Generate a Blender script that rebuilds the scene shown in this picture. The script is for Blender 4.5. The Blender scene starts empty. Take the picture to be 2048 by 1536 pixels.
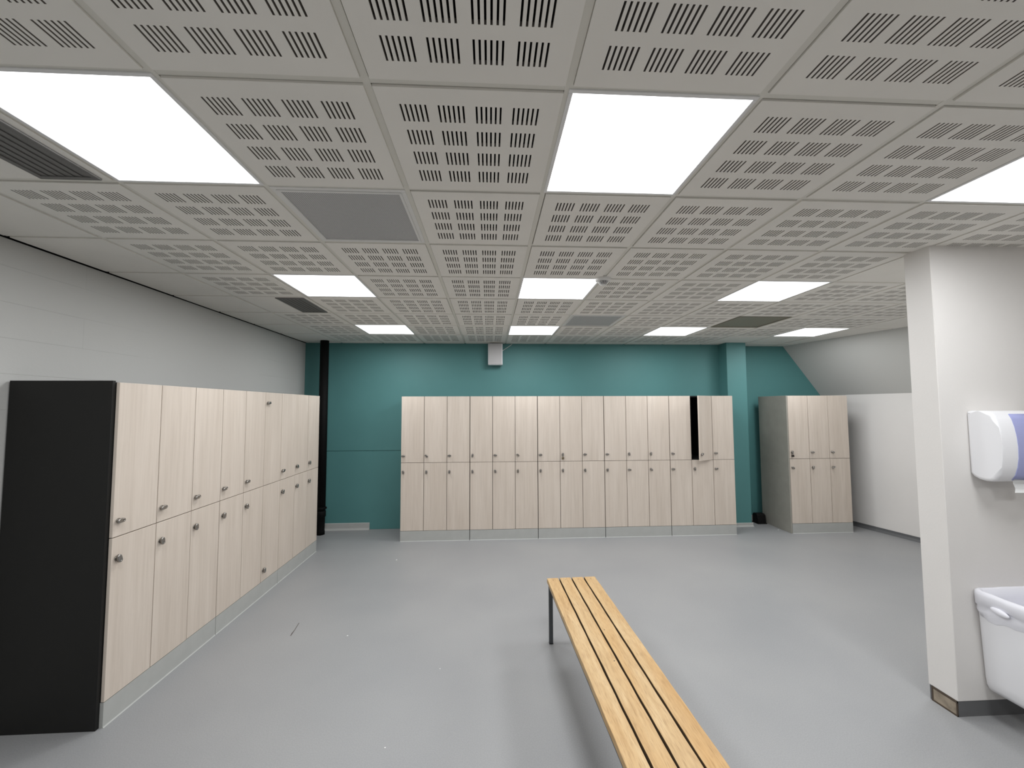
import bpy, bmesh, math, random
from mathutils import Vector, Matrix
random.seed(7)
PI = math.pi
SC = bpy.context.scene
COL = SC.collection
EYE = 1.734
CEIL = EYE + 0.9586          # grid level of the suspended ceiling
GX, GY, G = -1.562, 1.175, 0.6   # ceiling grid origin and module

# ------------------------------------------------------------------ materials
def mat(name, color, rough=0.6, metal=0.0, spec=0.5, var=0.0, vscale=3.0, bump=0.0, bscale=80.0, emis=None):
    m = bpy.data.materials.new(name); m.use_nodes = True
    nt = m.node_tree; n = nt.nodes; l = nt.links
    b = n['Principled BSDF']
    b.inputs['Base Color'].default_value = (*color, 1)
    b.inputs['Roughness'].default_value = rough
    b.inputs['Metallic'].default_value = metal
    b.inputs['Specular IOR Level'].default_value = spec
    tc = n.new('ShaderNodeTexCoord')
    if var > 0:
        ns = n.new('ShaderNodeTexNoise'); ns.inputs['Scale'].default_value = vscale
        ns.inputs['Detail'].default_value = 6
        l.new(tc.outputs['Object'], ns.inputs['Vector'])
        rp = n.new('ShaderNodeValToRGB')
        rp.color_ramp.elements[0].position = 0.3; rp.color_ramp.elements[1].position = 0.7
        rp.color_ramp.elements[0].color = (*[c * (1 - var) for c in color], 1)
        rp.color_ramp.elements[1].color = (*[min(1, c * (1 + var)) for c in color], 1)
        l.new(ns.outputs['Fac'], rp.inputs['Fac']); l.new(rp.outputs['Color'], b.inputs['Base Color'])
    if bump > 0:
        nb = n.new('ShaderNodeTexNoise'); nb.inputs['Scale'].default_value = bscale
        l.new(tc.outputs['Object'], nb.inputs['Vector'])
        bp = n.new('ShaderNodeBump'); bp.inputs['Strength'].default_value = bump
        bp.inputs['Distance'].default_value = 0.002
        l.new(nb.outputs['Fac'], bp.inputs['Height']); l.new(bp.outputs['Normal'], b.inputs['Normal'])
    if emis:
        b.inputs['Emission Color'].default_value = (*emis[0], 1)
        b.inputs['Emission Strength'].default_value = emis[1]
    return m

def wood(name, c_dark, c_mid, c_light, grain_axis, sx, sl, rough=0.55, extra=None, fleck=0.0):
    """vertical / lengthwise grained wood; every object gets its own offset"""
    m = bpy.data.materials.new(name); m.use_nodes = True
    nt = m.node_tree; n = nt.nodes; l = nt.links
    b = n['Principled BSDF']; b.inputs['Roughness'].default_value = rough
    b.inputs['Specular IOR Level'].default_value = 0.4
    tc = n.new('ShaderNodeTexCoord'); oi = n.new('ShaderNodeObjectInfo')
    mul = n.new('ShaderNodeVectorMath'); mul.operation = 'SCALE'
    comb = n.new('ShaderNodeCombineXYZ')
    for i in range(3): l.new(oi.outputs['Random'], comb.inputs[i])
    l.new(comb.outputs[0], mul.inputs[0]); mul.inputs['Scale'].default_value = 37.0
    add = n.new('ShaderNodeVectorMath'); add.operation = 'ADD'
    l.new(tc.outputs['Object'], add.inputs[0]); l.new(mul.outputs[0], add.inputs[1])
    mp = n.new('ShaderNodeMapping')
    s = [sx, sx, sx]; s[grain_axis] = sl
    mp.inputs['Scale'].default_value = s
    l.new(add.outputs[0], mp.inputs['Vector'])
    ns = n.new('ShaderNodeTexNoise'); ns.inputs['Scale'].default_value = 1.0
    ns.inputs['Detail'].default_value = 8; ns.inputs['Roughness'].default_value = 0.65
    ns.inputs['Distortion'].default_value = 0.4
    l.new(mp.outputs[0], ns.inputs['Vector'])
    rp = n.new('ShaderNodeValToRGB'); cr = rp.color_ramp
    cr.elements[0].position = 0.28; cr.elements[0].color = (*c_dark, 1)
    cr.elements[1].position = 0.74; cr.elements[1].color = (*c_light, 1)
    e = cr.elements.new(0.5); e.color = (*c_mid, 1)
    l.new(ns.outputs['Fac'], rp.inputs['Fac'])
    out = rp.outputs['Color']
    # broad tone bands
    n2 = n.new('ShaderNodeTexNoise'); n2.inputs['Scale'].default_value = 1.0; n2.inputs['Detail'].default_value = 2
    mp2 = n.new('ShaderNodeMapping'); s2 = [sx * .18] * 3; s2[grain_axis] = sl * .35
    mp2.inputs['Scale'].default_value = s2
    l.new(add.outputs[0], mp2.inputs['Vector']); l.new(mp2.outputs[0], n2.inputs['Vector'])
    mx = n.new('ShaderNodeMix'); mx.data_type = 'RGBA'; mx.blend_type = 'MULTIPLY'
    r2 = n.new('ShaderNodeValToRGB')
    lo = extra if extra else (0.9, 0.88, 0.86)
    r2.color_ramp.elements[0].position = 0.35; r2.color_ramp.elements[0].color = (*lo, 1)
    r2.color_ramp.elements[1].position = 0.65; r2.color_ramp.elements[1].color = (1, 1, 1, 1)
    l.new(n2.outputs['Fac'], r2.inputs['Fac'])
    mx.inputs['Factor'].default_value = 1.0
    l.new(out, mx.inputs['A']); l.new(r2.outputs['Color'], mx.inputs['B'])
    out = mx.outputs['Result']
    if fleck > 0:
        n3 = n.new('ShaderNodeTexNoise'); n3.inputs['Scale'].default_value = 1.0; n3.inputs['Detail'].default_value = 3
        mp3 = n.new('ShaderNodeMapping'); s3 = [260] * 3; s3[grain_axis] = 18
        mp3.inputs['Scale'].default_value = s3
        l.new(add.outputs[0], mp3.inputs['Vector']); l.new(mp3.outputs[0], n3.inputs['Vector'])
        r3 = n.new('ShaderNodeValToRGB')
        r3.color_ramp.elements[0].position = 0.30; r3.color_ramp.elements[0].color = (1 - fleck, 1 - fleck * 1.15, 1 - fleck * 1.3, 1)
        r3.color_ramp.elements[1].position = 0.5; r3.color_ramp.elements[1].color = (1, 1, 1, 1)
        l.new(n3.outputs['Fac'], r3.inputs['Fac'])
        m3 = n.new('ShaderNodeMix'); m3.data_type = 'RGBA'; m3.blend_type = 'MULTIPLY'; m3.inputs['Factor'].default_value = 1
        l.new(out, m3.inputs['A']); l.new(r3.outputs['Color'], m3.inputs['B']); out = m3.outputs['Result']
    l.new(out, b.inputs['Base Color'])
    return m

def block_wall(name, color, rough, axis_u, bw, bh, z0, depth=0.35, tint=.5):
    """painted blockwork: faint recessed joints (axis_u: world axis that runs along the wall)"""
    m = bpy.data.materials.new(name); m.use_nodes = True
    nt = m.node_tree; n = nt.nodes; l = nt.links
    b = n['Principled BSDF']; b.inputs['Roughness'].default_value = rough
    b.inputs['Specular IOR Level'].default_value = 0.3
    tc = n.new('ShaderNodeTexCoord'); sp = n.new('ShaderNodeSeparateXYZ'); cb = n.new('ShaderNodeCombineXYZ')
    l.new(tc.outputs['Object'], sp.inputs[0])
    l.new(sp.outputs[axis_u], cb.inputs[0])
    ad = n.new('ShaderNodeMath'); ad.operation = 'ADD'; ad.inputs[1].default_value = -z0
    l.new(sp.outputs[2], ad.inputs[0]); l.new(ad.outputs[0], cb.inputs[1])
    br = n.new('ShaderNodeTexBrick'); br.inputs['Scale'].default_value = 1.0
    br.inputs['Brick Width'].default_value = bw; br.inputs['Row Height'].default_value = bh
    br.inputs['Mortar Size'].default_value = 0.0025; br.inputs['Mortar Smooth'].default_value = 0.6
    br.inputs['Color1'].default_value = (1, 1, 1, 1); br.inputs['Color2'].default_value = (1, 1, 1, 1)
    br.inputs['Mortar'].default_value = (0, 0, 0, 1)
    l.new(cb.outputs[0], br.inputs['Vector'])
    ns = n.new('ShaderNodeTexNoise'); ns.inputs['Scale'].default_value = 1.3; ns.inputs['Detail'].default_value = 4
    l.new(tc.outputs['Object'], ns.inputs['Vector'])
    gate = n.new('ShaderNodeMapRange'); gate.inputs['From Min'].default_value = 0.42; gate.inputs['From Max'].default_value = 0.62
    l.new(ns.outputs['Fac'], gate.inputs['Value'])
    n2 = n.new('ShaderNodeTexNoise'); n2.inputs['Scale'].default_value = 60; n2.inputs['Detail'].default_value = 4
    l.new(tc.outputs['Object'], n2.inputs['Vector'])
    inv = n.new('ShaderNodeMath'); inv.operation = 'SUBTRACT'; inv.inputs[0].default_value = 1.0
    l.new(br.outputs['Color'], inv.inputs[1])
    gm = n.new('ShaderNodeMath'); gm.operation = 'MULTIPLY'
    l.new(inv.outputs[0], gm.inputs[0]); l.new(gate.outputs[0], gm.inputs[1])
    hh = n.new('ShaderNodeMath'); hh.operation = 'MULTIPLY_ADD'; hh.inputs[1].default_value = -1.0
    sc2 = n.new('ShaderNodeMath'); sc2.operation = 'MULTIPLY'; sc2.inputs[1].default_value = 0.25
    l.new(n2.outputs['Fac'], sc2.inputs[0]); l.new(gm.outputs[0], hh.inputs[0]); l.new(sc2.outputs[0], hh.inputs[2])
    bp = n.new('ShaderNodeBump'); bp.inputs['Strength'].default_value = depth; bp.inputs['Distance'].default_value = 0.004
    l.new(hh.outputs[0], bp.inputs['Height']); l.new(bp.outputs['Normal'], b.inputs['Normal'])
    mx = n.new('ShaderNodeMix'); mx.data_type = 'RGBA'
    mx.inputs['A'].default_value = (*color, 1); mx.inputs['B'].default_value = (*[c * .72 for c in color], 1)
    fm = n.new('ShaderNodeMath'); fm.operation = 'MULTIPLY'; fm.inputs[1].default_value = tint
    l.new(gm.outputs[0], fm.inputs[0]); l.new(fm.outputs[0], mx.inputs['Factor'])
    l.new(mx.outputs['Result'], b.inputs['Base Color'])
    return m

def perforated(name, base, hole, pitch, r, rough=0.5):
    """sheet with staggered round perforations"""
    m = bpy.data.materials.new(name); m.use_nodes = True
    nt = m.node_tree; n = nt.nodes; l = nt.links
    b = n['Principled BSDF']; b.inputs['Roughness'].default_value = rough
    tc = n.new('ShaderNodeTexCoord'); sp = n.new('ShaderNodeSeparateXYZ'); l.new(tc.outputs['Object'], sp.inputs[0])
    def mth(op, a, bb=None):
        k = n.new('ShaderNodeMath'); k.operation = op
        for i, v in enumerate((a, bb)):
            if v is None: continue
            if isinstance(v, (int, float)): k.inputs[i].default_value = v
            else: l.new(v, k.inputs[i])
        return k.outputs[0]
    u = mth('DIVIDE', mth('ADD', sp.outputs[0], 10.0), pitch)
    v = mth('DIVIDE', mth('ADD', sp.outputs[1], 10.0), pitch)
    # 45 degree staggered lattice
    p = mth('ADD', u, v); q = mth('SUBTRACT', u, v)
    fp = mth('SUBTRACT', mth('FRACT', p), 0.5); fq = mth('SUBTRACT', mth('FRACT', mth('ADD', q, 4000.0)), 0.5)
    d = mth('SQRT', mth('ADD', mth('MULTIPLY', fp, fp), mth('MULTIPLY', fq, fq)))
    f = mth('LESS_THAN', d, r)
    mx = n.new('ShaderNodeMix'); mx.data_type = 'RGBA'
    mx.inputs['A'].default_value = (*base, 1); mx.inputs['B'].default_value = (*hole, 1)
    l.new(f, mx.inputs['Factor']); l.new(mx.outputs['Result'], b.inputs['Base Color'])
    return m

LIGHT = 19.5
M = dict(
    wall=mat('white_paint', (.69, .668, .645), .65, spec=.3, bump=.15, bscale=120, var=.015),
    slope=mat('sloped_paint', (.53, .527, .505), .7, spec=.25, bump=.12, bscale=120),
    block_white=block_wall('white_block', (.49, .487, .47), .65, 1, 1.9, 0.2, 0.13, .4, .35),
    teal=mat('teal_paint', (.078, .212, .210), .55, spec=.35, var=.04, vscale=1.5, bump=.2, bscale=140),
    block_teal=block_wall('teal_block', (.078, .212, .210), .55, 0, 0.55, 0.2, 0.015, .3, .45),
    tile=mat('acoustic_tile', (.80, .78, .735), .85, spec=.2, var=.02, vscale=4),
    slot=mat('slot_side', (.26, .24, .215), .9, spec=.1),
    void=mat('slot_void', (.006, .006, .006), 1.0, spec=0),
    tbar=mat('grid_metal', (.70, .685, .63), .5, spec=.3),
    floor=None,
    plinth=mat('grey_coving', (.38, .385, .37), .5, spec=.35, var=.03, vscale=12),
    skirt=mat('dark_grey_skirting', (.11, .112, .115), .45, spec=.4),
    black=mat('black_laminate', (.009, .0088, .0082), .55, spec=.3),
    blackpipe=mat('black_paint', (.0035, .0035, .0035), .7, spec=.15),
    side=mat('grey_beige_laminate', (.30, .29, .255), .55, spec=.3, var=.05, vscale=8),
    chrome=mat('nickel', (.36, .345, .325), .27, metal=1.0),
    brass=mat('dark_brass', (.20, .16, .10), .4, metal=.8),
    padblack=mat('dark_padlock', (.03, .022, .018), .45, metal=.3),
    white=mat('white_plastic', (.80, .80, .82), .28, spec=.5),
    whitemat=mat('white_powdercoat', (.72, .715, .70), .45),
    grille=mat('speaker_mesh', (.42, .41, .41), .6, var=.05, vscale=300),
    blue=mat('blue_translucent', (.33, .35, .59), .25, spec=.5),
    paper=mat('paper', (.85, .85, .84), .9),
    liner=mat('bin_liner', (.78, .78, .83), .38, spec=.5),
    lit=mat('light_diffuser', (.9, .9, .9), .5, emis=((.96, .98, 1.0), LIGHT)),
    frame=mat('light_frame', (.75, .75, .75), .45),
    vent=mat('dark_vent', (.135, .132, .126), .5, var=.1, vscale=20),
    ventin=mat('vent_interior', (.13, .127, .122), .7),
    perf=perforated('perforated_sheet', (.56, .56, .56), (.05, .05, .05), .0095, .30),
    perf_dark=perforated('dark_perforated_sheet', (.30, .28, .215), (.05, .048, .04), .0095, .3),
    steel=mat('grey_steel', (.075, .08, .085), .45, metal=.3),
    rawwood=mat('bare_wood', (.30, .25, .19), .7, var=.35, vscale=18),
    rust=mat('tarnished_metal_strip', (.10, .075, .055), .45, metal=.5),
    dark=mat('black_plastic', (.004, .004, .004), .6, spec=.2),
    scuff=mat('scuff', (.08, .065, .06), .8),
    benchshade=mat('shaded_slat_edge', (.085, .052, .027), .8, spec=.2),  # dark brown paints the gap shade onto inner slat sides and undersides
    oak=wood('pale_ash_laminate', (.525, .455, .390), (.580, .508, .440), (.620, .548, .478), 2, 55, 2.2, .5, (.93, .92, .91)),
    bench=wood('bench_slat_wood', (.40, .255, .115), (.485, .33, .165), (.55, .40, .225), 1, 34, 3.0, .5, (.95, .84, .66), .24),
)

def floor_mat():
    m = bpy.data.materials.new('grey_resin_floor'); m.use_nodes = True
    nt = m.node_tree; n = nt.nodes; l = nt.links
    b = n['Principled BSDF']; b.inputs['Specular IOR Level'].default_value = .5
    tc = n.new('ShaderNodeTexCoord')
    a = n.new('ShaderNodeTexNoise'); a.inputs['Scale'].default_value = 1.1; a.inputs['Detail'].default_value = 5
    c = n.new('ShaderNodeTexNoise'); c.inputs['Scale'].default_value = 160; c.inputs['Detail'].default_value = 3
    l.new(tc.outputs['Object'], a.inputs['Vector']); l.new(tc.outputs['Object'], c.inputs['Vector'])
    r1 = n.new('ShaderNodeValToRGB'); r1.color_ramp.elements[0].position = .3; r1.color_ramp.elements[1].position = .7
    r1.color_ramp.elements[0].color = (.245, .247, .252, 1); r1.color_ramp.elements[1].color = (.278, .278, .278, 1)
    l.new(a.outputs['Fac'], r1.inputs['Fac'])
    r2 = n.new('ShaderNodeValToRGB'); r2.color_ramp.elements[0].position = .35; r2.color_ramp.elements[1].position = .65
    r2.color_ramp.elements[0].color = (.93, .93, .93, 1); r2.color_ramp.elements[1].color = (1.05, 1.05, 1.05, 1)
    l.new(c.outputs['Fac'], r2.inputs['Fac'])
    mx = n.new('ShaderNodeMix'); mx.data_type = 'RGBA'; mx.blend_type = 'MULTIPLY'; mx.inputs['Factor'].default_value = 1
    l.new(r1.outputs['Color'], mx.inputs['A']); l.new(r2.outputs['Color'], mx.inputs['B'])
    l.new(mx.outputs['Result'], b.inputs['Base Color'])
    rr = n.new('ShaderNodeMapRange'); rr.inputs['To Min'].default_value = .42; rr.inputs['To Max'].default_value = .55
    l.new(a.outputs['Fac'], rr.inputs['Value']); l.new(rr.outputs[0], b.inputs['Roughness'])
    bp = n.new('ShaderNodeBump'); bp.inputs['Strength'].default_value = .12; bp.inputs['Distance'].default_value = .0015
    l.new(c.outputs['Fac'], bp.inputs['Height']); l.new(bp.outputs['Normal'], b.inputs['Normal'])
    return m
M['floor'] = floor_mat()

# ------------------------------------------------------------------ mesh helpers
def box(bm, x0, x1, y0, y1, z0, z1, mi=0, bev=0.0, seg=1):
    g = bmesh.ops.create_cube(bm, size=1)
    for v in g['verts']:
        v.co = Vector((x0 if v.co.x < 0 else x1, y0 if v.co.y < 0 else y1, z0 if v.co.z < 0 else z1))
    fs = {f for v in g['verts'] for f in v.link_faces}
    for f in fs: f.material_index = mi
    if bev > 0:
        es = list({e for v in g['verts'] for e in v.link_edges})
        r = bmesh.ops.bevel(bm, geom=es, offset=bev, segments=seg, affect='EDGES', profile=.5)
        for f in r['faces']: f.material_index = mi
    return g

def quad(bm, pts, mi=0):
    f = bm.faces.new([bm.verts.new(p) for p in pts]); f.material_index = mi
    return f

def cyl(bm, p0, p1, r0, r1=None, seg=20, caps=True, mi=0):
    p0, p1 = Vector(p0), Vector(p1); r1 = r0 if r1 is None else r1
    d = (p1 - p0); q = d.normalized().to_track_quat('Z', 'Y')
    a = []; b = []
    for i in range(seg):
        t = 2 * PI * i / seg; o = Vector((math.cos(t), math.sin(t), 0))
        a.append(bm.verts.new(p0 + q @ (o * r0))); b.append(bm.verts.new(p1 + q @ (o * r1)))
    for i in range(seg):
        j = (i + 1) % seg
        f = bm.faces.new((a[i], a[j], b[j], b[i])); f.smooth = True; f.material_index = mi
    if caps:
        bm.faces.new(list(reversed(a))).material_index = mi; bm.faces.new(b).material_index = mi

def lathe(bm, prof, center=(0, 0, 0), seg=32, axis='Z'):
    rings = []
    for r, z in prof:
        rings.append([bm.verts.new(Vector(center) + Vector((r * math.cos(2 * PI * i / seg), r * math.sin(2 * PI * i / seg), z))) for i in range(seg)])
    for a, b in zip(rings, rings[1:]):
        for i in range(seg):
            j = (i + 1) % seg
            f = bm.faces.new((a[i], a[j], b[j], b[i])); f.smooth = True
    bm.faces.new(list(reversed(rings[0]))); bm.faces.new(rings[-1])

def tube(bm, pts, r, seg=8):
    pts = [Vector(p) for p in pts]; rings = []
    for i, p in enumerate(pts):
        d = (pts[min(i + 1, len(pts) - 1)] - pts[max(i - 1, 0)]).normalized()
        u = d.orthogonal().normalized() if i == 0 else (u - d * u.dot(d)).normalized()
        w = d.cross(u)
        rings.append([bm.verts.new(p + u * r * math.cos(2 * PI * k / seg) + w * r * math.sin(2 * PI * k / seg)) for k in range(seg)])
    for a, b in zip(rings, rings[1:]):
        for i in range(seg):
            j = (i + 1) % seg
            f = bm.faces.new((a[i], a[j], b[j], b[i])); f.smooth = True
    bm.faces.new(list(reversed(rings[0]))); bm.faces.new(rings[-1])

def extrude_x(bm, prof, x0, x1, bev=0.0, seg=3, smooth=True):
    """closed (y,z) profile extruded along x"""
    a = [bm.verts.new((x0, y, z)) for y, z in prof]; b = [bm.verts.new((x1, y, z)) for y, z in prof]
    n = len(prof)
    for i in range(n):
        j = (i + 1) % n
        f = bm.faces.new((a[i], a[j], b[j], b[i])); f.smooth = smooth
    fa = bm.faces.new(list(reversed(a))); fb = bm.faces.new(b)
    if bev > 0:
        es = list(fa.edges) + list(fb.edges)
        r = bmesh.ops.bevel(bm, geom=es, offset=bev, segments=seg, affect='EDGES', profile=.5)
        for f in r['faces']: f.smooth = True

def finish(bm, name):
    bmesh.ops.recalc_face_normals(bm, faces=bm.faces[:])
    me = bpy.data.meshes.new(name); bm.to_mesh(me); bm.free(); return me

def obj(name, bm_or_me, mats, parent=None, loc=None, rot=None):
    me = bm_or_me if isinstance(bm_or_me, bpy.types.Mesh) else finish(bm_or_me, name)
    if not isinstance(mats, (list, tuple)): mats = [mats]
    if len(me.materials) == 0:
        for m in mats: me.materials.append(m)
    o = bpy.data.objects.new(name, me); COL.objects.link(o)
    if parent: o.parent = parent
    if loc: o.location = loc
    if rot: o.rotation_euler = rot
    return o

def tag(o, label, cat, group=None):
    o['label'] = label; o['category'] = cat
    if group: o['group'] = group
    return o

def thing(name, label, cat, loc=(0, 0, 0), rz=0.0, group=None):
    o = bpy.data.objects.new(name, None); COL.objects.link(o)
    o.empty_display_size = .1; o.location = loc; o.rotation_euler = (0, 0, rz)
    return tag(o, label, cat, group)

def struct(name, bm, mats, label=None, cat=None):
    o = obj(name, bm, mats); o['kind'] = 'structure'
    if label: o['label'] = label
    if cat: o['category'] = cat
    return o

def dup(root, loc, rz, label, group=None):
    r = root.copy(); COL.objects.link(r); r.location = loc; r.rotation_euler = (0, 0, rz); r['label'] = label
    if group: r['group'] = group
    for ch in list(root.children):
        c = ch.copy(); COL.objects.link(c); c.parent = r
        for g in list(ch.children):
            d = g.copy(); COL.objects.link(d); d.parent = c
    return r

# ------------------------------------------------------------------ room shell
XL = -2.68                      # left wall face
YB = 6.13                       # back wall face
YR = 6.25                       # alcove wall face right of the pier
REAR = -2.9                     # wall behind the camera
SIDE = 3.9                      # side wall beside the sinks, outside the frame
def xk(y): return 5.23 + .22 * (6.25 - y)      # knee wall top edge
ZK = 1.905                                     # height of the knee wall
def xs(y): return 4.64 + .22 * (6.25 - y)      # slope meets ceiling

bm = bmesh.new(); box(bm, XL - .2, 7.6, REAR - .1, 6.5, -.15, 0.0)
floor = struct('floor', bm, M['floor'], 'grey resin floor', 'floor')

bm = bmesh.new(); box(bm, XL - .2, XL, REAR - .1, 6.5, 0, 3.0)
struct('wall_left', bm, M['block_white'], 'white painted block wall behind the long locker row', 'wall')

ZJ = 1.112                      # horizontal joint in the teal wall
bm = bmesh.new()
box(bm, XL, 3.53, YB + .012, YB + .3, 0, 3.0)                 # upper plane
box(bm, XL, 3.53, YB - .003, YB + .012, ZJ + .007, 2.9)       # upper boarding
box(bm, XL, 3.53, YB - .014, YB + .012, 0.0, ZJ, bev=.002)     # lower boarding, a little proud
struct('wall_back', bm, M['teal'], 'teal painted back wall', 'wall')

bm = bmesh.new(); box(bm, 3.515, 3.812, 5.905, YR + .1, 0, 3.0, bev=.004)
struct('wall_pier', bm, M['teal'], 'teal pier projecting from the back wall', 'pier')

bm = bmesh.new(); box(bm, 3.80, 5.9, YR, YR + .2, 0, 3.0)
struct('wall_alcove', bm, M['block_teal'], 'teal block wall right of the pier', 'wall')

bm = bmesh.new()                # knee wall
y0, y1 = 2.3, 6.5
p = [(xk(y0), y0), (xk(y1), y1)]
a = [bm.verts.new((x, y, z)) for (x, y) in p for z in (0, ZK)]
b = [bm.verts.new((x + .2, y + .04, z)) for (x, y) in p for z in (0, ZK)]
for idx in ((0, 1, 3, 2),): bm.faces.new([a[i] for i in idx]); bm.faces.new([b[i] for i in reversed(idx)])
for i, j in ((0, 1), (1, 3), (3, 2), (2, 0)): bm.faces.new((a[i], a[j], b[j], b[i]))
struct('wall_right', bm, M['wall'], 'white low wall below the slope', 'wall')

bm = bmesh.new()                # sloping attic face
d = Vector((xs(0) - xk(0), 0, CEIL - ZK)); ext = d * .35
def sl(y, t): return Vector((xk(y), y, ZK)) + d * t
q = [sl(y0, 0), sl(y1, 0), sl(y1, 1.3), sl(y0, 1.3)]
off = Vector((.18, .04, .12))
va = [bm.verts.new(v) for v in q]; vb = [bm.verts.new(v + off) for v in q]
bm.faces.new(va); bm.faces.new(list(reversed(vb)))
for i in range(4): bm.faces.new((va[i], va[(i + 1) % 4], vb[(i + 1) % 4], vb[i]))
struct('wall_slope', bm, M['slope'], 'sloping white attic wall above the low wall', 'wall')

PX, PY, PT = 2.612, 2.262, .155   # partition end, front face, thickness
bm = bmesh.new(); box(bm, PX, 6.4, PY, PY + PT, .083, 3.0, bev=.003)
struct('wall_partition', bm, M['wall'], 'white partition wall carrying dispenser and bin', 'wall')
bm = bmesh.new(); box(bm, PX + .004, 6.4, PY + .002, PY + PT - .004, 0, .083)
struct('trim_1', bm, M['skirt'], 'dark grey skirting under the partition', 'skirting')
bm = bmesh.new()                # exposed end of the partition sole
box(bm, PX - .001, PX + .004, PY + .004, PY + PT - .022, .004, .080)
box(bm, PX - .004, PX + .003, PY + .002, PY + PT - .018, .073, .083, mi=1)
box(bm, PX - .004, PX + .003, PY + .002, PY + PT - .018, 0, .008, mi=1)
box(bm, PX - .003, PX + .003, PY + PT - .026, PY + PT - .018, 0, .083, mi=1)
box(bm, PX - .003, PX + .003, PY + .002, PY + .008, 0, .083, mi=1)
struct('trim_2', bm, [M['rawwood'], M['rust']], 'bare brown wooden block at the foot of the partition end', 'trim')

bm = bmesh.new(); box(bm, XL, XL + .005, REAR, YB, CEIL - .0095, CEIL + .03)  # black strip stands in for the shadow line along the ceiling edge
struct('shadow_strip', bm, M['void'], 'dark strip painted as the shadow line where the left wall meets the ceiling', 'trim')
bm = bmesh.new(); box(bm, XL - .2, SIDE + .2, REAR - .2, REAR, 0, 3.0)
struct('wall_rear', bm, M['wall'])
bm = bmesh.new(); box(bm, SIDE, SIDE + .2, REAR, PY + .02, 0, 3.0)
struct('wall_side', bm, M['wall'])

# baseboards
def cove_strip(bm, x0, x1, yf, h, t=.012, r=.028):
    """coved skirting in front of a face at y = yf (facing -y)"""
    prof = [(yf, 0), (yf, h), (yf - t * .6, h), (yf - t, h - t * .5)]
    for k in range(6):
        a = (PI / 2) * k / 5
        prof.append((yf - t - r + r * math.cos(a), r - r * math.sin(a)))
    extrude_x(bm, prof, x0, x1, smooth=False)
bm = bmesh.new(); cove_strip(bm, -2.66, -1.717, YB - .014, .095)
struct('baseboard_back', bm, M['plinth'], 'short grey coved skirting beside the black pipe', 'skirting')
bm = bmesh.new(); cove_strip(bm, 3.5, 3.825, 5.905, .05)
struct('baseboard_pier', bm, M['plinth'], 'grey coved skirting at the foot of the pier', 'skirting')
bm = bmesh.new(); cove_strip(bm, 3.815, 5.15, YR, .07)
struct('baseboard_alcove', bm, M['plinth'], 'grey skirting at the foot of the alcove wall', 'skirting')
bm = bmesh.new()
nx, ny = -.9766, -.215
pp = [(xk(2.45), 2.45), (xk(6.2), 6.2)]
v = []
for (x, y) in pp:
    for (o, z) in ((0, 0), (0, .058), (.012, .058), (.014, .03), (.03, .006), (.04, 0)):
        v.append(bm.verts.new((x + nx * o, y + ny * o, z)))
for i in range(6): bm.faces.new((v[i], v[(i + 1) % 6], v[6 + (i + 1) % 6], v[6 + i]))
bm.faces.new(v[:6]); bm.faces.new(list(reversed(v[6:])))
struct('baseboard_right', bm, M['skirt'], 'dark grey skirting along the low white wall', 'skirting')

# ------------------------------------------------------------------ ceiling (one suspended ceiling: grid + slotted tiles)
LIGHTS = {(0, 0), (3, 0), (6, 0), (0, 3), (3, 3), (6, 3), (9, 3), (0, 6), (3, 6), (6, 6), (9, 6), (0, -3), (3, -3), (6, -3)}
PERF = {(1, 1): 'perf', (4, 5): 'perf', (7, 5): 'perf_dark'}
SLOTV = {(-1, 0), (-1, 4)}
def plain(i, j):
    if i <= -2 or (i, j) in SLOTV: return True
    if j >= 8: return True
    if (i, j) == (7, 2): return True
    if j == 7 and i >= 8: return True
    if j == 6 and i >= 10: return True
    if j == 5 and i >= 10: return True
    return i >= 11 or j <= -3
V = []; F = []; FM = []
def addq(pts, mi):
    k = len(V); V.extend(pts); F.append(tuple(range(k, k + len(pts)))); FM.append(mi)
ZT = CEIL - .0055               # tile face hangs slightly under the grid
SW, SL, PITCH = .0060, .078, .01545
Y_NEAR = REAR
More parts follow.
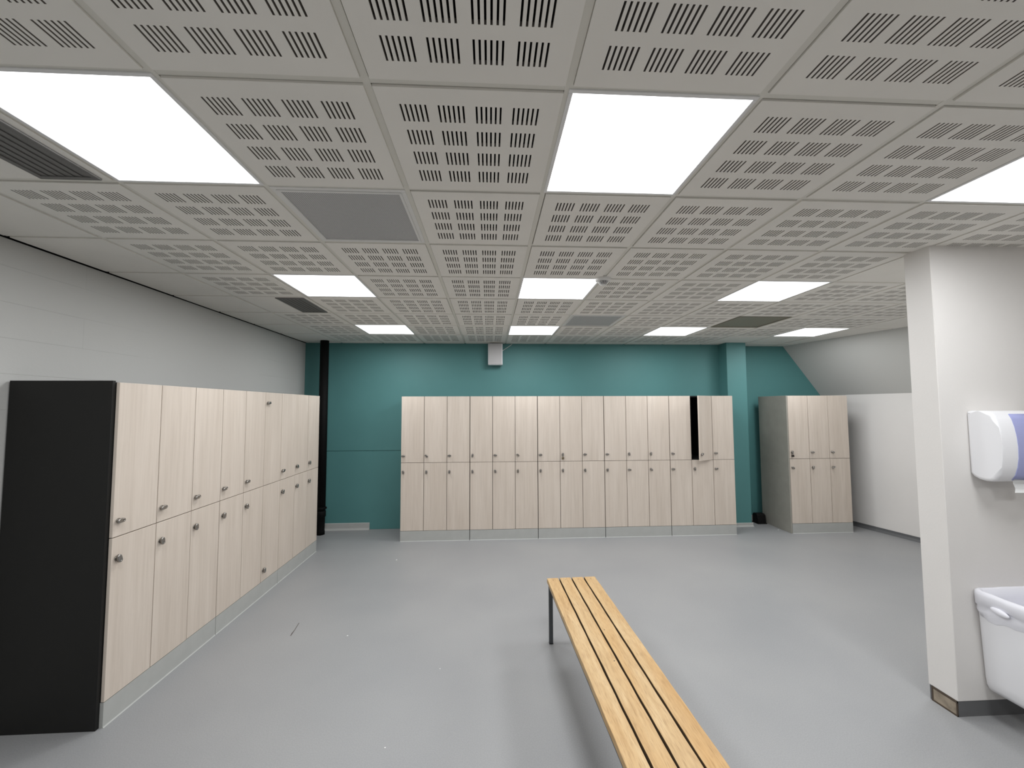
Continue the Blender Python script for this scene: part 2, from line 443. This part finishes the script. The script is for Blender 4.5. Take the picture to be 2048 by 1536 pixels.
for i in range(-2, 14):
    for j in range(-7, 9):
        x0 = GX + G * i; x1 = x0 + G; yy0 = GY + G * j; yy1 = yy0 + G
        x0c = max(x0, XL); yy1c = min(yy1, YR); yy0c = max(yy0, REAR)
        if yy1c <= yy0c or x0c >= x1: continue
        if x0 > xs(max(yy0, 2.3)) + .3 and yy0 > 2: continue
        if x0 > SIDE and yy1 < 2.2: continue
        if (i, j) in LIGHTS or (i, j) in PERF: continue
        e = .0135
        tx0 = x0c + (e if x0c == x0 else .018); tx1 = x1 - e
        ty0 = yy0c + e; ty1 = yy1c - (e if yy1c == yy1 else .006)
        # small hand-laid irregularity of each tile
        jx = random.uniform(-.002, .002); jy = random.uniform(-.002, .002)
        tx0 += jx; tx1 += jx; ty0 += jy; ty1 += jy
        zt = ZT + random.uniform(-.001, .001)
        zu = CEIL + .02
        # sides of the tile
        for pa, pb in (((tx0, ty0), (tx1, ty0)), ((tx1, ty0), (tx1, ty1)), ((tx1, ty1), (tx0, ty1)), ((tx0, ty1), (tx0, ty0))):
            addq([(pa[0], pa[1], zt), (pb[0], pb[1], zt), (pb[0], pb[1], zu), (pa[0], pa[1], zu)], 0)
        if plain(i, j):
            addq([(tx0, ty0, zt), (tx0, ty1, zt), (tx1, ty1, zt), (tx1, ty0, zt)], 0); continue
        yb = [yy0 + .083 + .1205 * k for k in range(4)]
        xb = [x0 + .079 + .1195 * k for k in range(4)]
        xsl = [b + PITCH * s for b in xb for s in range(6)]
        yc = ty0
        for y in yb:
            addq([(tx0, yc, zt), (tx0, y, zt), (tx1, y, zt), (tx1, yc, zt)], 0)
            xc = tx0; ye = y + SL
            for x in xsl:
                addq([(xc, y, zt), (xc, ye, zt), (x, ye, zt), (x, y, zt)], 0)
                xe = x + SW; zd = zt + .014
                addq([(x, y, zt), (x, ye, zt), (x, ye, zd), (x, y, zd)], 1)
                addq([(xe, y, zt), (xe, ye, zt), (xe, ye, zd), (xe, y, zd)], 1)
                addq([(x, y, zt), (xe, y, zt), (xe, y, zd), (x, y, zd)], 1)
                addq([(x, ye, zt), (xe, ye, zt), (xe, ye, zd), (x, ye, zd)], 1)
                xc = xe
            addq([(xc, y, zt), (xc, ye, zt), (tx1, ye, zt), (tx1, y, zt)], 0)
            yc = ye
        addq([(tx0, yc, zt), (tx0, ty1, zt), (tx1, ty1, zt), (tx1, yc, zt)], 0)
        addq([(tx0, ty0, zu), (tx0, ty1, zu), (tx1, ty1, zu), (tx1, ty0, zu)], 2)
# grid bars
hb = .0112
def bar(x0, x1, y0, y1, dz=0.0):
    addq([(x0, y0, CEIL + dz), (x0, y1, CEIL + dz), (x1, y1, CEIL + dz), (x1, y0, CEIL + dz)], 3)
    for pa, pb in (((x0, y0), (x1, y0)), ((x1, y0), (x1, y1)), ((x1, y1), (x0, y1)), ((x0, y1), (x0, y0))):
        addq([(pa[0], pa[1], CEIL + dz), (pb[0], pb[1], CEIL + dz), (pb[0], pb[1], CEIL + .01), (pa[0], pa[1], CEIL + .01)], 3)
for i in range(-1, 14):
    x = GX + G * i; bar(x - hb, x + hb, REAR, YR)
for j in range(-6, 9):
    y = GY + G * j; bar(XL, 8.0, y - hb, y + hb, .0009)
# slab above
addq([(XL - .2, REAR - .2, CEIL + .09), (8.2, REAR - .2, CEIL + .09), (8.2, 6.5, CEIL + .09), (XL - .2, 6.5, CEIL + .09)], 2)
me = bpy.data.meshes.new('ceiling'); me.from_pydata(V, [], F)
me.polygons.foreach_set('material_index', FM); me.update()
ceil = obj('ceiling', me, [M['tile'], M['slot'], M['void'], M['tbar']])
ceil['kind'] = 'structure'; ceil['label'] = 'suspended ceiling of slotted white acoustic tiles'; ceil['category'] = 'ceiling'

def cell(i, j): return (GX + G * (i + .5), GY + G * (j + .5))

# ------------------------------------------------------------------ ceiling lights
bm = bmesh.new()
o_, i_ = .2975, .2835
for (x0, x1, y0, y1) in ((-o_, o_, -o_, -i_), (-o_, o_, i_, o_), (-o_, -i_, -i_, i_), (i_, o_, -i_, i_)):
    box(bm, x0, x1, y0, y1, -.004, .05, bev=.001)
frame_me = finish(bm, 'frame'); frame_me.materials.append(M['frame'])
bm = bmesh.new(); quad(bm, [(-i_, -i_, 0), (-i_, i_, 0), (i_, i_, 0), (i_, -i_, 0)])
box(bm, -i_, i_, -i_, i_, .002, .045, mi=1)
diff_me = finish(bm, 'diffuser'); diff_me.materials.append(M['lit']); diff_me.materials.append(M['frame'])
LL = {(0, 0): 'square ceiling light panel cut by the left edge, beside the dark vent',
      (3, 0): 'largest square ceiling light panel, whole in view near the top centre',
      (6, 0): 'square ceiling light panel cut by the right edge, above the white partition',
      (0, 3): 'left panel of the middle row of ceiling lights, beside a small dark vent',
      (3, 3): 'ceiling light panel touching the round smoke detector',
      (6, 3): 'right panel of the middle row of ceiling lights',
      (9, 3): 'sliver of a ceiling light panel just behind the partition end',
      (0, 6): 'leftmost panel of the four farthest ceiling lights',
      (3, 6): 'far ceiling light panel just above the white wall speaker',
      (6, 6): 'far ceiling light panel left of the brown dark ceiling vent',
      (9, 6): 'rightmost of the four farthest ceiling lights, beside the slope',
      (0, -3): 'unseen ceiling light panel behind the viewer, left', (3, -3): 'unseen ceiling light panel behind the viewer, centre',
      (6, -3): 'unseen ceiling light panel behind the viewer, right'}  # row behind the viewer is unseen, added to light the near room
for (i, j) in sorted(LIGHTS):
    x, y = cell(i, j)
    t = thing('ceiling_light', LL[(i, j)], 'ceiling light', (x, y, CEIL), 0, 'square light panels in the ceiling')
    obj('frame', frame_me, None, t); obj('diffuser', diff_me, None, t)

# ------------------------------------------------------------------ ceiling vents
PL = {(1, 1): 'square white framed perforated vent left of centre, nearest of the perforated vents',
      (4, 5): 'far pale grey perforated ceiling vent between two light panels',
      (7, 5): 'far dark brownish square ceiling vent on the right'}
for (i, j), mk in PERF.items():
    x, y = cell(i, j)
    t = thing('ceiling_vent', PL[(i, j)], 'vent', (x, y, CEIL), 0, 'square ceiling vents')
    bm = bmesh.new(); a, b = .2905, .258
    if mk == 'perf_dark': b = .275
    for k, (A, B, z) in enumerate(((a, b + .012, -.003), (b + .012, b, -.007))):
        for (x0, x1, y0, y1) in ((-A, A, -A, -B), (-A, A, B, A), (-A, -B, -B, B), (B, A, -B, B)):
            box(bm, x0, x1, y0, y1, z, .02, bev=.001)
    fm = M['whitemat'] if mk == 'perf' else M['perf_dark']
    obj('frame', bm, fm, t)
    bm = bmesh.new(); box(bm, -b, b, -b, b, -.001, .015)
    obj('grille', bm, M[mk], t)
    bm = bmesh.new(); box(bm, -a, a, -a, a, .02, .06); obj('backing', bm, M['ventin'], t)
SV = {(-1, 0): 'large dark grey rectangular vent at the left edge beside the nearest light panel',
      (-1, 4): 'small far dark grey rectangular vent beside the middle left light panel'}
vx0, vx1 = -1.845, -1.605
for (i, j) in SLOTV:
    x, y = cell(i, j)
    ya, yb_ = (y - .27, y + .275) if j == 0 else (y - .27, y + .265)
    t = thing('ceiling_vent', SV[(i, j)], 'vent', ((vx0 + vx1) / 2, (ya + yb_) / 2, ZT), 0, 'dark rectangular vents in the left ceiling')
    w, h = (vx1 - vx0) / 2, (yb_ - ya) / 2
    bm = bmesh.new()
    for (x0, x1, y0, y1) in ((-w, w, -h, -h + .022), (-w, w, h - .022, h), (-w, -w + .022, -h + .022, h - .022), (w - .022, w, -h + .022, h - .022)):
        box(bm, x0, x1, y0, y1, -.007, .0, bev=.001)
    obj('frame', bm, M['vent'], t)
    for s in range(6):
        cx = -w + .036 + s * (2 * w - .072) / 5
        bm = bmesh.new(); box(bm, -.013, .013, -h + .022, h - .022, -.0035, -.002)
        obj('slat', bm, M['vent'], t, (cx, 0, 0), (0, math.radians(4), 0))
    bm = bmesh.new(); box(bm, -w + .022, w - .022, -h + .022, h - .022, -.0012, .0)
    obj('backing', bm, M['ventin'], t)

# ------------------------------------------------------------------ lock (turn lock with a lug for a padlock)
def lock_mesh():
    bm = bmesh.new()
    cyl(bm, (0, 0, 0), (0, -.005, 0), .0135, .0135, 20)
    cyl(bm, (0, -.005, 0), (0, -.012, 0), .010, .0095, 20)
    # lug plate with a hole, lying in the x-z plane, long axis x
    N = 28; a, r = .0115, .0125; hole = Vector((.0105, 0)); hr = .0048
    outer = []
    for k in range(N):
        t = 2 * PI * k / N; c, s = math.cos(t), math.sin(t)
        outer.append(Vector(((a if c >= 0 else -a) * min(1, abs(c) * 3) + r * c, r * s)))
    inner = [hole + hr * Vector((math.cos(2 * PI * k / N), math.sin(2 * PI * k / N))) for k in range(N)]
    def ring(pts, y, sc=1.0): return [bm.verts.new((p.x * sc, y, p.y * sc)) for p in pts]
    o0, o1, o2 = ring(outer, -.012), ring(outer, -.021), ring(outer, -.0255, .84)
    i0, i2 = ring(inner, -.012), ring(inner, -.0255)
    def br(p, q, sm=False):
        for k in range(N):
            f = bm.faces.new((p[k], p[(k + 1) % N], q[(k + 1) % N], q[k])); f.smooth = sm
    br(o0, o1, True); br(o1, o2, True); br(o2, i2); br(i2, i0, True); br(i0, o0)
    return finish(bm, 'lock')
LOCK = lock_mesh(); LOCK.materials.append(M['chrome'])

# ------------------------------------------------------------------ locker units
DT = .018; GAP = .0056
def make_parts(W):
    """meshes for one three-column, two-tier unit; x 0..W, front y=0, going back +y"""
    cw = W / 3; D = .562; top = 1.886; t = .016
    P = {'cw': cw}
    bm = bmesh.new()
    yb0 = DT + .0015
    box(bm, .001, t, yb0, D, .0, top); box(bm, W - t, W - .001, yb0, D, .0, top)
    for k in (1, 2): box(bm, cw * k - t / 2, cw * k + t / 2, yb0 + .0005, D - .012, .135, top - t)
    box(bm, t, W - t, yb0, D, top - t, top); box(bm, t, W - t, yb0 + .001, D - .01, .12, .136)
    for k in range(3):
        x0 = t if k == 0 else cw * k + t / 2; x1 = W - t if k == 2 else cw * (k + 1) - t / 2
        box(bm, x0, x1, yb0 + .001, D - .01, 1.004, 1.02)
    box(bm, t, W - t, D - .01, D, .0, top - t)
    P['body'] = finish(bm, 'body'); P['body'].materials.append(M['black'])
    bm = bmesh.new(); g = .0022
    prof = [(.0195, 0), (.0195, .131), (.0, .131)]
    r = .007
    for k in range(6):
        a = (PI / 2) * k / 5
        prof.append((-r + r * math.cos(a), r - r * math.sin(a)))
    prof = prof[:3] + [(.0, .06)] + prof[3:]
    extrude_x(bm, prof, g, W - g, smooth=False)
    P['plinth'] = finish(bm, 'plinth'); P['plinth'].materials.append(M['plinth'])
    for nm, z0, z1 in (('low', .1345, 1.0098), ('up', 1.0148, 1.885)):
        bm = bmesh.new(); box(bm, GAP / 2, cw - GAP / 2, 0, DT, 0, z1 - z0, bev=.0012, seg=2)
        P[nm] = finish(bm, 'door'); P[nm].materials.append(M['oak'])
    return P

def build_unit(P, loc, rz, label, group, angs, flip=(), name='locker_unit', gaps=None):
    """angs: six lock angles (three upper, three lower) in degrees"""
    t = thing(name, label, 'locker', loc, rz, group)
    obj('body', P['body'], None, t)
    obj('plinth', P['plinth'], None, t)
    out = {}
    for k in range(3):
        for tier, z0, hgt in (('up', 1.0145, .8705), ('low', .1345, .876)):
            d = obj('door', P[tier], None, t, (P['cw'] * k, random.uniform(-.0012, .0008), z0))
            if tier == 'up': lz = .088 if k not in flip else hgt - .10
            else: lz = hgt - .118 if k not in flip else .10
            an = angs[k if tier == 'up' else 3 + k]
            lk = obj('lock', LOCK, None, d, (.034, 0, lz), (0, math.radians(an), 0))
            out[(k, tier)] = d
    return t, out

GB = 'locker units along the teal back wall'
WB = .9048; XB = -1.166; YF = 5.533
PB = make_parts(WB - .003)
upper = [0, 40, 0, 95, 5, 35, 0, 90, 0, 0, 80, 95, 20, -35, 5]
lower = [80, 90, 95, 85, 75, 90, 95, 90, 85, 100, 15, 50, 8, 90, 0]
BL = ['pale wood locker unit at the left end of the teal wall row',
      'second pale wood locker unit from the left in the teal wall row',
      'middle pale wood locker unit of the teal wall row, with a padlock',
      'fourth pale wood locker unit of the teal wall row, all doors shut, without padlock',
      'pale wood locker unit with one upper door hanging open']
for u in range(5):
    angs = upper[u * 3:u * 3 + 3] + lower[u * 3:u * 3 + 3]
    t, doors = build_unit(PB, (XB + .0015 + WB * u, YF, 0), 0, BL[u], GB, angs)
    if u == 4:
        d = doors[(1, 'up')]                    # the open one, hinged on its right edge
        a = math.radians(30); cw = PB['cw']
        hx = cw * 2 - GAP / 2
        R = Matrix.Rotation(a, 4, 'Z')
        off = Vector((cw - GAP / 2, 0, 0))
        p = Vector((hx, -.001, d.location.z)) - (R @ off)
        d.location = p; d.rotation_euler = (0, 0, a)
        d['label'] = 'locker door standing open'
# left row
GLR = 'locker units along the white block wall'
WL = .9258; XF = -2.104; YL0 = 2.461
PLM = make_parts(WL)
ul = [0, -5, -8, -12, -5, -10, -15, 60, 75]; ll = [72, 80, 85, 95, 70, 85, 95, 90, 95]
LLAB = ['nearest pale wood locker unit at left, ending in a black side panel',
        'middle pale wood locker unit of the left row, one door pair with reversed locks',
        'farthest pale wood locker unit of the left row, beside the black pipe']
for u in range(3):
    angs = ul[u * 3:u * 3 + 3] + ll[u * 3:u * 3 + 3]
    t, doors = build_unit(PLM, (XF, YL0 + WL * u, 0), PI / 2, LLAB[u], GLR, angs, flip=(2,) if u == 1 else ())
    if u == 0:
        bm = bmesh.new(); box(bm, -.020, -.0006, .019, .566, 0, 1.894, bev=.001)
        p = obj('end_panel', bm, M['black'], t); p['label'] = 'black laminate side panel'
# single unit at right
WR = .872
PR = make_parts(WR)
t, doors = build_unit(PR, (4.140, 5.527, 0), 0, 'separate pale wood locker unit right of the teal pier', None,
                      [90, 15, 30, 35, 100, -20])
bm = bmesh.new(); box(bm, -.017, -.0005, .002, .597, 0, 1.8865, bev=.001)
p = obj('side_panel', bm, M['side'], t); p['label'] = 'grey beige laminate side panel'

# padlocks hanging from two locks
def padlock(x, yf, z, label, mbody):
    t = thing('padlock', label, 'padlock', (x, yf - .019, z))
    bm = bmesh.new(); box(bm, -.016, .016, -.008, .008, -.0385, -.010, bev=.004, seg=3)
    obj('body', bm, mbody, t)
    bm = bmesh.new(); pts = []
    for k in range(11):
        a = PI * k / 10
        pts.append((0.0105 * math.cos(a), 0, .0065 + .0105 * math.sin(a)))
    pts = [(pts[0][0], 0, -.013)] + pts + [(pts[-1][0], 0, -.013)]
    pts = [(.0, p[0], p[2]) for p in pts]
    tube(bm, pts, .0021, 8)
    obj('shackle', bm, M['chrome'], t)
    return t
lock_z = 1.0145 + .088
padlock(XB + .0015 + WB * 2 + PB['cw'] * 1 + .034, YF, lock_z - .0105 - .0135, 'small bronze padlock on an upper door of the middle unit', M['brass'])
padlock(4.140 + .034, 5.527, lock_z - .0105 - .0135, 'small dark padlock on the locker unit right of the pier', M['padblack'])

# ------------------------------------------------------------------ black pipe
t = thing('drain_pipe', 'black vertical pipe from floor to ceiling in the back left corner', 'pipe', (-2.325, 5.915, 0))
bm = bmesh.new(); cyl(bm, (0, 0, .25), (0, 0, CEIL - .004), .058, .058, 40); obj('tube', bm, M['blackpipe'], t)
bm = bmesh.new()
lathe(bm, [(.054, 0), (.054, .04), (.051, .06), (.055, .24), (.064, .245), (.064, .315), (.058, .32)], seg=40)
obj('socket', bm, M['blackpipe'], t)
bm = bmesh.new(); lathe(bm, [(.0585, .345), (.064, .348), (.064, .372), (.0585, .375)], seg=40)
box(bm, .055, .075, -.012, .012, .348, .372, bev=.002)
obj('clamp', bm, M['blackpipe'], t)

# ------------------------------------------------------------------ wall speaker
t = thing('wall_speaker', 'white box speaker high on the teal back wall', 'speaker', (.084, YB - .003, 2.513))
bm = bmesh.new(); box(bm, -.106, .106, -.155, -.03, -.16, .158, bev=.014, seg=4); obj('cabinet', bm, M['white'], t)
bm = bmesh.new(); box(bm, -.096, .096, -.160, -.154, -.150, .148, bev=.0025, seg=2); obj('grille', bm, M['grille'], t)
bm = bmesh.new(); box(bm, -.03, .03, -.032, -.004, -.06, .06, bev=.003); box(bm, -.05, .05, -.006, 0, -.08, .08, bev=.002)
obj('bracket', bm, M['whitemat'], t)
bm = bmesh.new()
tube(bm, [(.09, -.05, .06), (.112, -.035, .065), (.135, -.012, .085), (.18, -.005, .115), (.23, -.004, .15), (.255, -.004, .172)], .0035, 8)
obj('cable', bm, M['whitemat'], t)

# ------------------------------------------------------------------ smoke detector
t = thing('smoke_detector', 'round white smoke detector on the ceiling', 'smoke detector', (.842, 2.972, CEIL))
bm = bmesh.new(); lathe(bm, [(.056, .0), (.058, -.004), (.056, -.022), (.050, -.026), (.04, -.027)]); obj('base', bm, M['whitemat'], t)
bm = bmesh.new()
for k in range(4):
    z = -.028 - k * .0062; r = .041 - k * .0045
    lathe(bm, [(r - .004, z), (r, z - .0005), (r, z - .0014), (r - .004, z - .0019)], seg=28)
for k in range(12):
    a = 2 * PI * k / 12; c, s = math.cos(a), math.sin(a)
    cyl(bm, (c * .037, s * .037, -.026), (c * .022, s * .022, -.052), .0016, .0016, 6)
lathe(bm, [(.022, -.0505), (.020, -.054), (.012, -.056)], seg=28)
obj('vent_head', bm, M['whitemat'], t)
bm = bmesh.new(); lathe(bm, [(.037, -.027), (.022, -.050)], seg=24); obj('sensor_core', bm, M['dark'], t)

# ------------------------------------------------------------------ bench
BZ = .452; BL_ = 2.25
t = thing('bench', 'slatted wooden bench with grey steel legs in the middle of the floor', 'bench', (.430, 3.155, 0), math.radians(2.0))
# local: x across 0..0.368, y from 0 (far end) to -BL_ (towards the viewer)
sw = .0850; pitch = (.368 - sw) / 3
for k in range(4):
    bm = bmesh.new(); x0 = pitch * k
    N = 46; hg = .030
    secs = []
    for s in range(N + 1):
        y = -BL_ * s / N
        wob = .0006 * math.sin(s * 1.7 + k * 2.1) + .0005 * math.sin(s * .6 + k)
        secs.append((y, x0 + wob, x0 + sw + .0007 * math.sin(s * 1.3 + k * 1.1)))
    rows = []
    for (y, xa, xb_) in secs:
        rr = .003
        pr = [(xa, BZ - hg), (xa, BZ - rr), (xa + rr * .3, BZ - rr * .3), (xa + rr, BZ), (xb_ - rr, BZ), (xb_ - rr * .3, BZ - rr * .3), (xb_, BZ - rr), (xb_, BZ - hg)]
        rows.append([bm.verts.new((px, y, pz)) for px, pz in pr])
    for A, B in zip(rows, rows[1:]):
        for i in range(8):
            j = (i + 1) % 8; fc = bm.faces.new((A[i], A[j], B[j], B[i]))
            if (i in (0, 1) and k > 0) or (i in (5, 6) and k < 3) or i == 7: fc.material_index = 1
    bm.faces.new(rows[0]); bm.faces.new(list(reversed(rows[-1])))
    o = obj('slat', bm, [M['bench'], M['benchshade']], t)
for (x, y) in ((.006, -.022), (.334, -.022), (.006, -BL_ + .05), (.334, -BL_ + .05)):
    bm = bmesh.new(); box(bm, 0, .028, -.028, 0, .004, BZ - .0302, bev=.002)
    lg = obj('leg', bm, M['steel'], t, (x, y, 0))
    bm = bmesh.new(); box(bm, -.0005, .0285, -.0285, .0005, 0, .006, bev=.001); obj('foot_cap', bm, M['dark'], lg)
bm = bmesh.new()
for y in (-.022, -BL_ / 2, -BL_ + .05): box(bm, .0345, .3335, y - .028, y, BZ - .058, BZ - .0302, bev=.0015)
for x in (.008, .332): box(bm, x, x + .028, -BL_ + .0225, -.0505, BZ - .058, BZ - .0302, bev=.0015)
obj('frame', bm, M['steel'], t)
for (x, y) in ((.205, -.74), (.164, -1.03), (.04, -.036), (.135, -.036), (.23, -.036), (.325, -.036)):
    bm = bmesh.new(); cyl(bm, (0, 0, -.003), (0, 0, .0006), .0035, .0035, 10)
    obj('screw', bm, M['rust'], t, (x, y, BZ))

# ------------------------------------------------------------------ paper towel dispenser
t = thing('paper_towel_dispenser', 'white paper towel dispenser with blue window on the partition', 'dispenser', (2.772, PY, 1.32))
prof = [(0, .03), (0, .382), (-.012, .386)]
ctrl = [(-.06, .386), (-.105, .382), (-.128, .368), (-.141, .340), (-.152, .295), (-.159, .245), (-.162, .19), (-.160, .13), (-.153, .08), (-.140, .035), (-.122, .006), (-.10, -.006), (-.07, -.008), (-.04, -.003), (-.015, .01)]
prof += ctrl
bm = bmesh.new(); extrude_x(bm, prof, 0, .332, bev=.018, seg=5)
obj('housing', bm, M['white'], t)
bm = bmesh.new()
outer = ctrl[2:11]
def offs(pts, d):
    out = []
    for k, (y, z) in enumerate(pts):
        a = pts[max(k - 1, 0)]; b = pts[min(k + 1, len(pts) - 1)]
        ty, tz = b[0] - a[0], b[1] - a[1]; L = math.hypot(ty, tz)
        out.append((y + tz / L * d, z - ty / L * d))
    return out
o2 = offs(outer, .003); i2 = offs(outer, -.004)
extrude_x(bm, o2 + list(reversed(i2)), .092, .240, bev=.0012, seg=1)
p = obj('window', bm, M['blue'], t); p['label'] = 'blue translucent window'
bm = bmesh.new()
A = []; B = []
for k in range(8):
    y = -.128 + .012 * k / 7 + .004 * math.sin(k); z = .01 - .075 * k / 7
    A.append(bm.verts.new((.10 + .02 * (k / 7) ** 2, y, z))); B.append(bm.verts.new((.235, y, z + .004 * math.sin(k * .8))))
for k in range(7): f = bm.faces.new((A[k], A[k + 1], B[k + 1], B[k])); f.smooth = True
bmesh.ops.solidify(bm, geom=bm.faces[:], thickness=.0006)
obj('paper_towel', bm, M['paper'], t)

# ------------------------------------------------------------------ waste bin
def rr_ring(bm, x0, x1, y0, y1, r, z, seg=6, fz=None):
    pts = []
    for cx, cy, a0 in ((x1 - r, y1 - r, 0), (x0 + r, y1 - r, PI / 2), (x0 + r, y0 + r, PI), (x1 - r, y0 + r, 3 * PI / 2)):
        for k in range(seg + 1):
            a = a0 + (PI / 2) * k / seg
            pts.append((cx + r * math.cos(a), cy + r * math.sin(a)))
        if cx == x1 - r and cy == y1 - r:
            pass
    # subdivide long sides
    full = []
    n = len(pts)
    for k in range(n):
        p, q = pts[k], pts[(k + 1) % n]
        full.append(p)
        L = math.hypot(q[0] - p[0], q[1] - p[1])
        if (k + 1) % (seg + 1) == 0:
            for s in range(1, 12): full.append((p[0] + (q[0] - p[0]) * s / 12, p[1] + (q[1] - p[1]) * s / 12))
    return [bm.verts.new((x, y, z + (fz(i) if fz else 0))) for i, (x, y) in enumerate(full)]
def loft(bm, rings, cap0=True, cap1=True):
    for A, B in zip(rings, rings[1:]):
        n = len(A)
        for i in range(n):
            j = (i + 1) % n; f = bm.faces.new((A[i], A[j], B[j], B[i])); f.smooth = True
    if cap0: bm.faces.new(list(reversed(rings[0])))
    if cap1: bm.faces.new(rings[-1])
BX0, BX1, BY0, BY1 = 2.737, 3.140, 1.975, PY
t = thing('waste_bin', 'white wall hung waste bin with liner folded over its rim', 'bin', (0, 0, 0))
t.location = (BX0, BY1, .15)
def L(x0, x1, y0, y1): return (x0 - BX0, x1 - BX0, y0 - BY1, y1 - BY1)
bm = bmesh.new(); rings = []
for z, ins, r in ((0.0, .060, .02), (.004, .048, .028), (.03, .034, .032), (.07, .028, .032), (.30, .018, .032), (.50, .010, .032), (.535, .009, .032), (.535, .015, .03), (.30, .028, .03), (.05, .05, .03)):
    x0, x1, y0, y1 = L(BX0 + ins, BX1 - ins, BY0 + ins, BY1)
    rings.append(rr_ring(bm, x0, x1, y0, y1 - .001, r, z))
loft(bm, rings); obj('body', bm, M['white'], t)
bm = bmesh.new(); rings = []
rnd = random.Random(3)
w1 = [rnd.uniform(-1, 1) for _ in range(80)]
def smooth_w(amp, ph): return lambda i: amp * (math.sin(i * .42 + ph) + .6 * math.sin(i * .93 + 2 * ph) + .35 * w1[i % 76])
for z, ins, r, amp in ((.408, .012, .032, .010), (.425, .006, .033, .009), (.452, -.001, .034, .006), (.474, .004, .034, .005), (.484, -.009, .036, .004), (.53, -.012, .038, .002), (.548, -.008, .038, .001), (.554, .002, .045, .001), (.548, .013, .043, .001), (.50, .02, .04, .002), (.36, .036, .04, .003), (.20, .05, .04, .004)):
    x0, x1, y0, y1 = L(BX0 + ins, BX1 - ins, BY0 + ins, BY1)
    rings.append(rr_ring(bm, x0, x1, y0, y1 - (.0015 if ins < .012 and z < .55 else .004 + ins), r, z, fz=smooth_w(amp, z * 30)))
loft(bm, rings, cap0=False, cap1=True)
ln = obj('liner', bm, M['liner'], t); ln['label'] = 'thin white plastic liner'
bm = bmesh.new()
bmesh.ops.create_uvsphere(bm, u_segments=24, v_segments=14, radius=1)
for v in bm.verts: v.co = Vector((v.co.x * .012, v.co.y * .042, v.co.z * .017))
for f in bm.faces: f.smooth = True
obj('liner_knot', bm, M['liner'], ln, (-.012, -.135, .478), (math.radians(9), 0, 0))

# ------------------------------------------------------------------ odds and ends on the floor
t = thing('bait_box', 'small black box on the floor between the pier and the right locker', 'box', (4.03, 6.06, 0))
bm = bmesh.new()
prof = [(-.06, 0), (.07, 0), (.07, .11), (.05, .14), (-.02, .142), (-.05, .12)]
extrude_x(bm, prof, -.065, .065, bev=.008, seg=3, smooth=False); obj('body', bm, M['dark'], t)
bm = bmesh.new(); box(bm, -.07, .07, -.075, .075, 0, .012, bev=.004); obj('flange', bm, M['dark'], t)

bm = bmesh.new()
pts = [(-1.517, 3.336), (-1.522, 3.37), (-1.525, 3.42), (-1.531, 3.46), (-1.540, 3.528)]
for k, (p, q) in enumerate(zip(pts, pts[1:])):
    w0 = .0025 + .002 * (k == 1); w1_ = .0025 + .002 * (k == 0)
    quad(bm, [(p[0] - w0, p[1], .0008), (p[0] + w0, p[1], .0008), (q[0] + w1_, q[1], .0008), (q[0] - w1_, q[1], .0008)])
bmesh.ops.remove_doubles(bm, verts=bm.verts[:], dist=.0002)
bmesh.ops.solidify(bm, geom=bm.faces[:], thickness=.0007)
s_ = obj('straw', bm, M['scuff']); tag(s_, 'thin dark straw lying on the floor before the left lockers', 'straw')
SP = [((-1.082, 3.309), .006, 'tiny white paper scrap near the dark straw on the floor'),
      ((-.33, 2.866), .0045, 'tiny white paper scrap on the floor left of the bench'),
      ((-1.062, 4.879), .010, 'tiny white paper scrap before the left end of the teal wall lockers'),
      ((4.06, 5.70), .012, 'tiny white paper scrap at the foot of the right locker side'),
      ((-.534, 2.24), .0045, 'tiny white paper scrap at the bottom of the photo')]
for (x, y), r, lab in SP:
    bm = bmesh.new(); bmesh.ops.create_icosphere(bm, subdivisions=1, radius=1)
    for v in bm.verts: v.co = Vector((v.co.x * r * random.uniform(.7, 1.3), v.co.y * r * random.uniform(.5, 1), (v.co.z + .9) * .0022))
    tag(obj('paper_scrap', bm, M['paper'], None, (x, y, 0)), lab, 'paper scrap', 'paper scraps on the floor')

# ------------------------------------------------------------------ camera, world, view
cam = bpy.data.cameras.new('camera'); co = bpy.data.objects.new('camera', cam); COL.objects.link(co)
pitch_, roll_, yaw_ = 0.0570, -0.0036, 0.0545
cy, sy, cp, sp_, cr_, sr_ = math.cos(yaw_), math.sin(yaw_), math.cos(pitch_), math.sin(pitch_), math.cos(roll_), math.sin(roll_)
f = Vector((sy * cp, cy * cp, sp_)); rt = Vector((cy, -sy, 0)); up = rt.cross(f)
R_ = rt * cr_ + up * sr_; U_ = up * cr_ - rt * sr_
mw = Matrix(((R_.x, U_.x, -f.x, 0), (R_.y, U_.y, -f.y, 0), (R_.z, U_.z, -f.z, EYE), (0, 0, 0, 1)))
co.matrix_world = mw
cam.sensor_width = 36; cam.sensor_fit = 'HORIZONTAL'; cam.lens = 824.3 / 2048 * 36
cam.clip_start = .02
SC.camera = co
w = bpy.data.worlds.new('world'); SC.world = w; w.use_nodes = True
w.node_tree.nodes['Background'].inputs['Color'].default_value = (.5, .5, .5, 1)
w.node_tree.nodes['Background'].inputs['Strength'].default_value = 0.0
vs = SC.view_settings
vs.view_transform = 'Standard'; vs.look = 'None'; vs.exposure = 0.0; vs.gamma = 1.0; vs.use_curve_mapping = False
SC.cycles.max_bounces = 12; SC.cycles.diffuse_bounces = 10
SC.cycles.use_denoising = True
SC.cycles.sample_clamp_indirect = 6
SC.cycles.sample_clamp_direct = 3
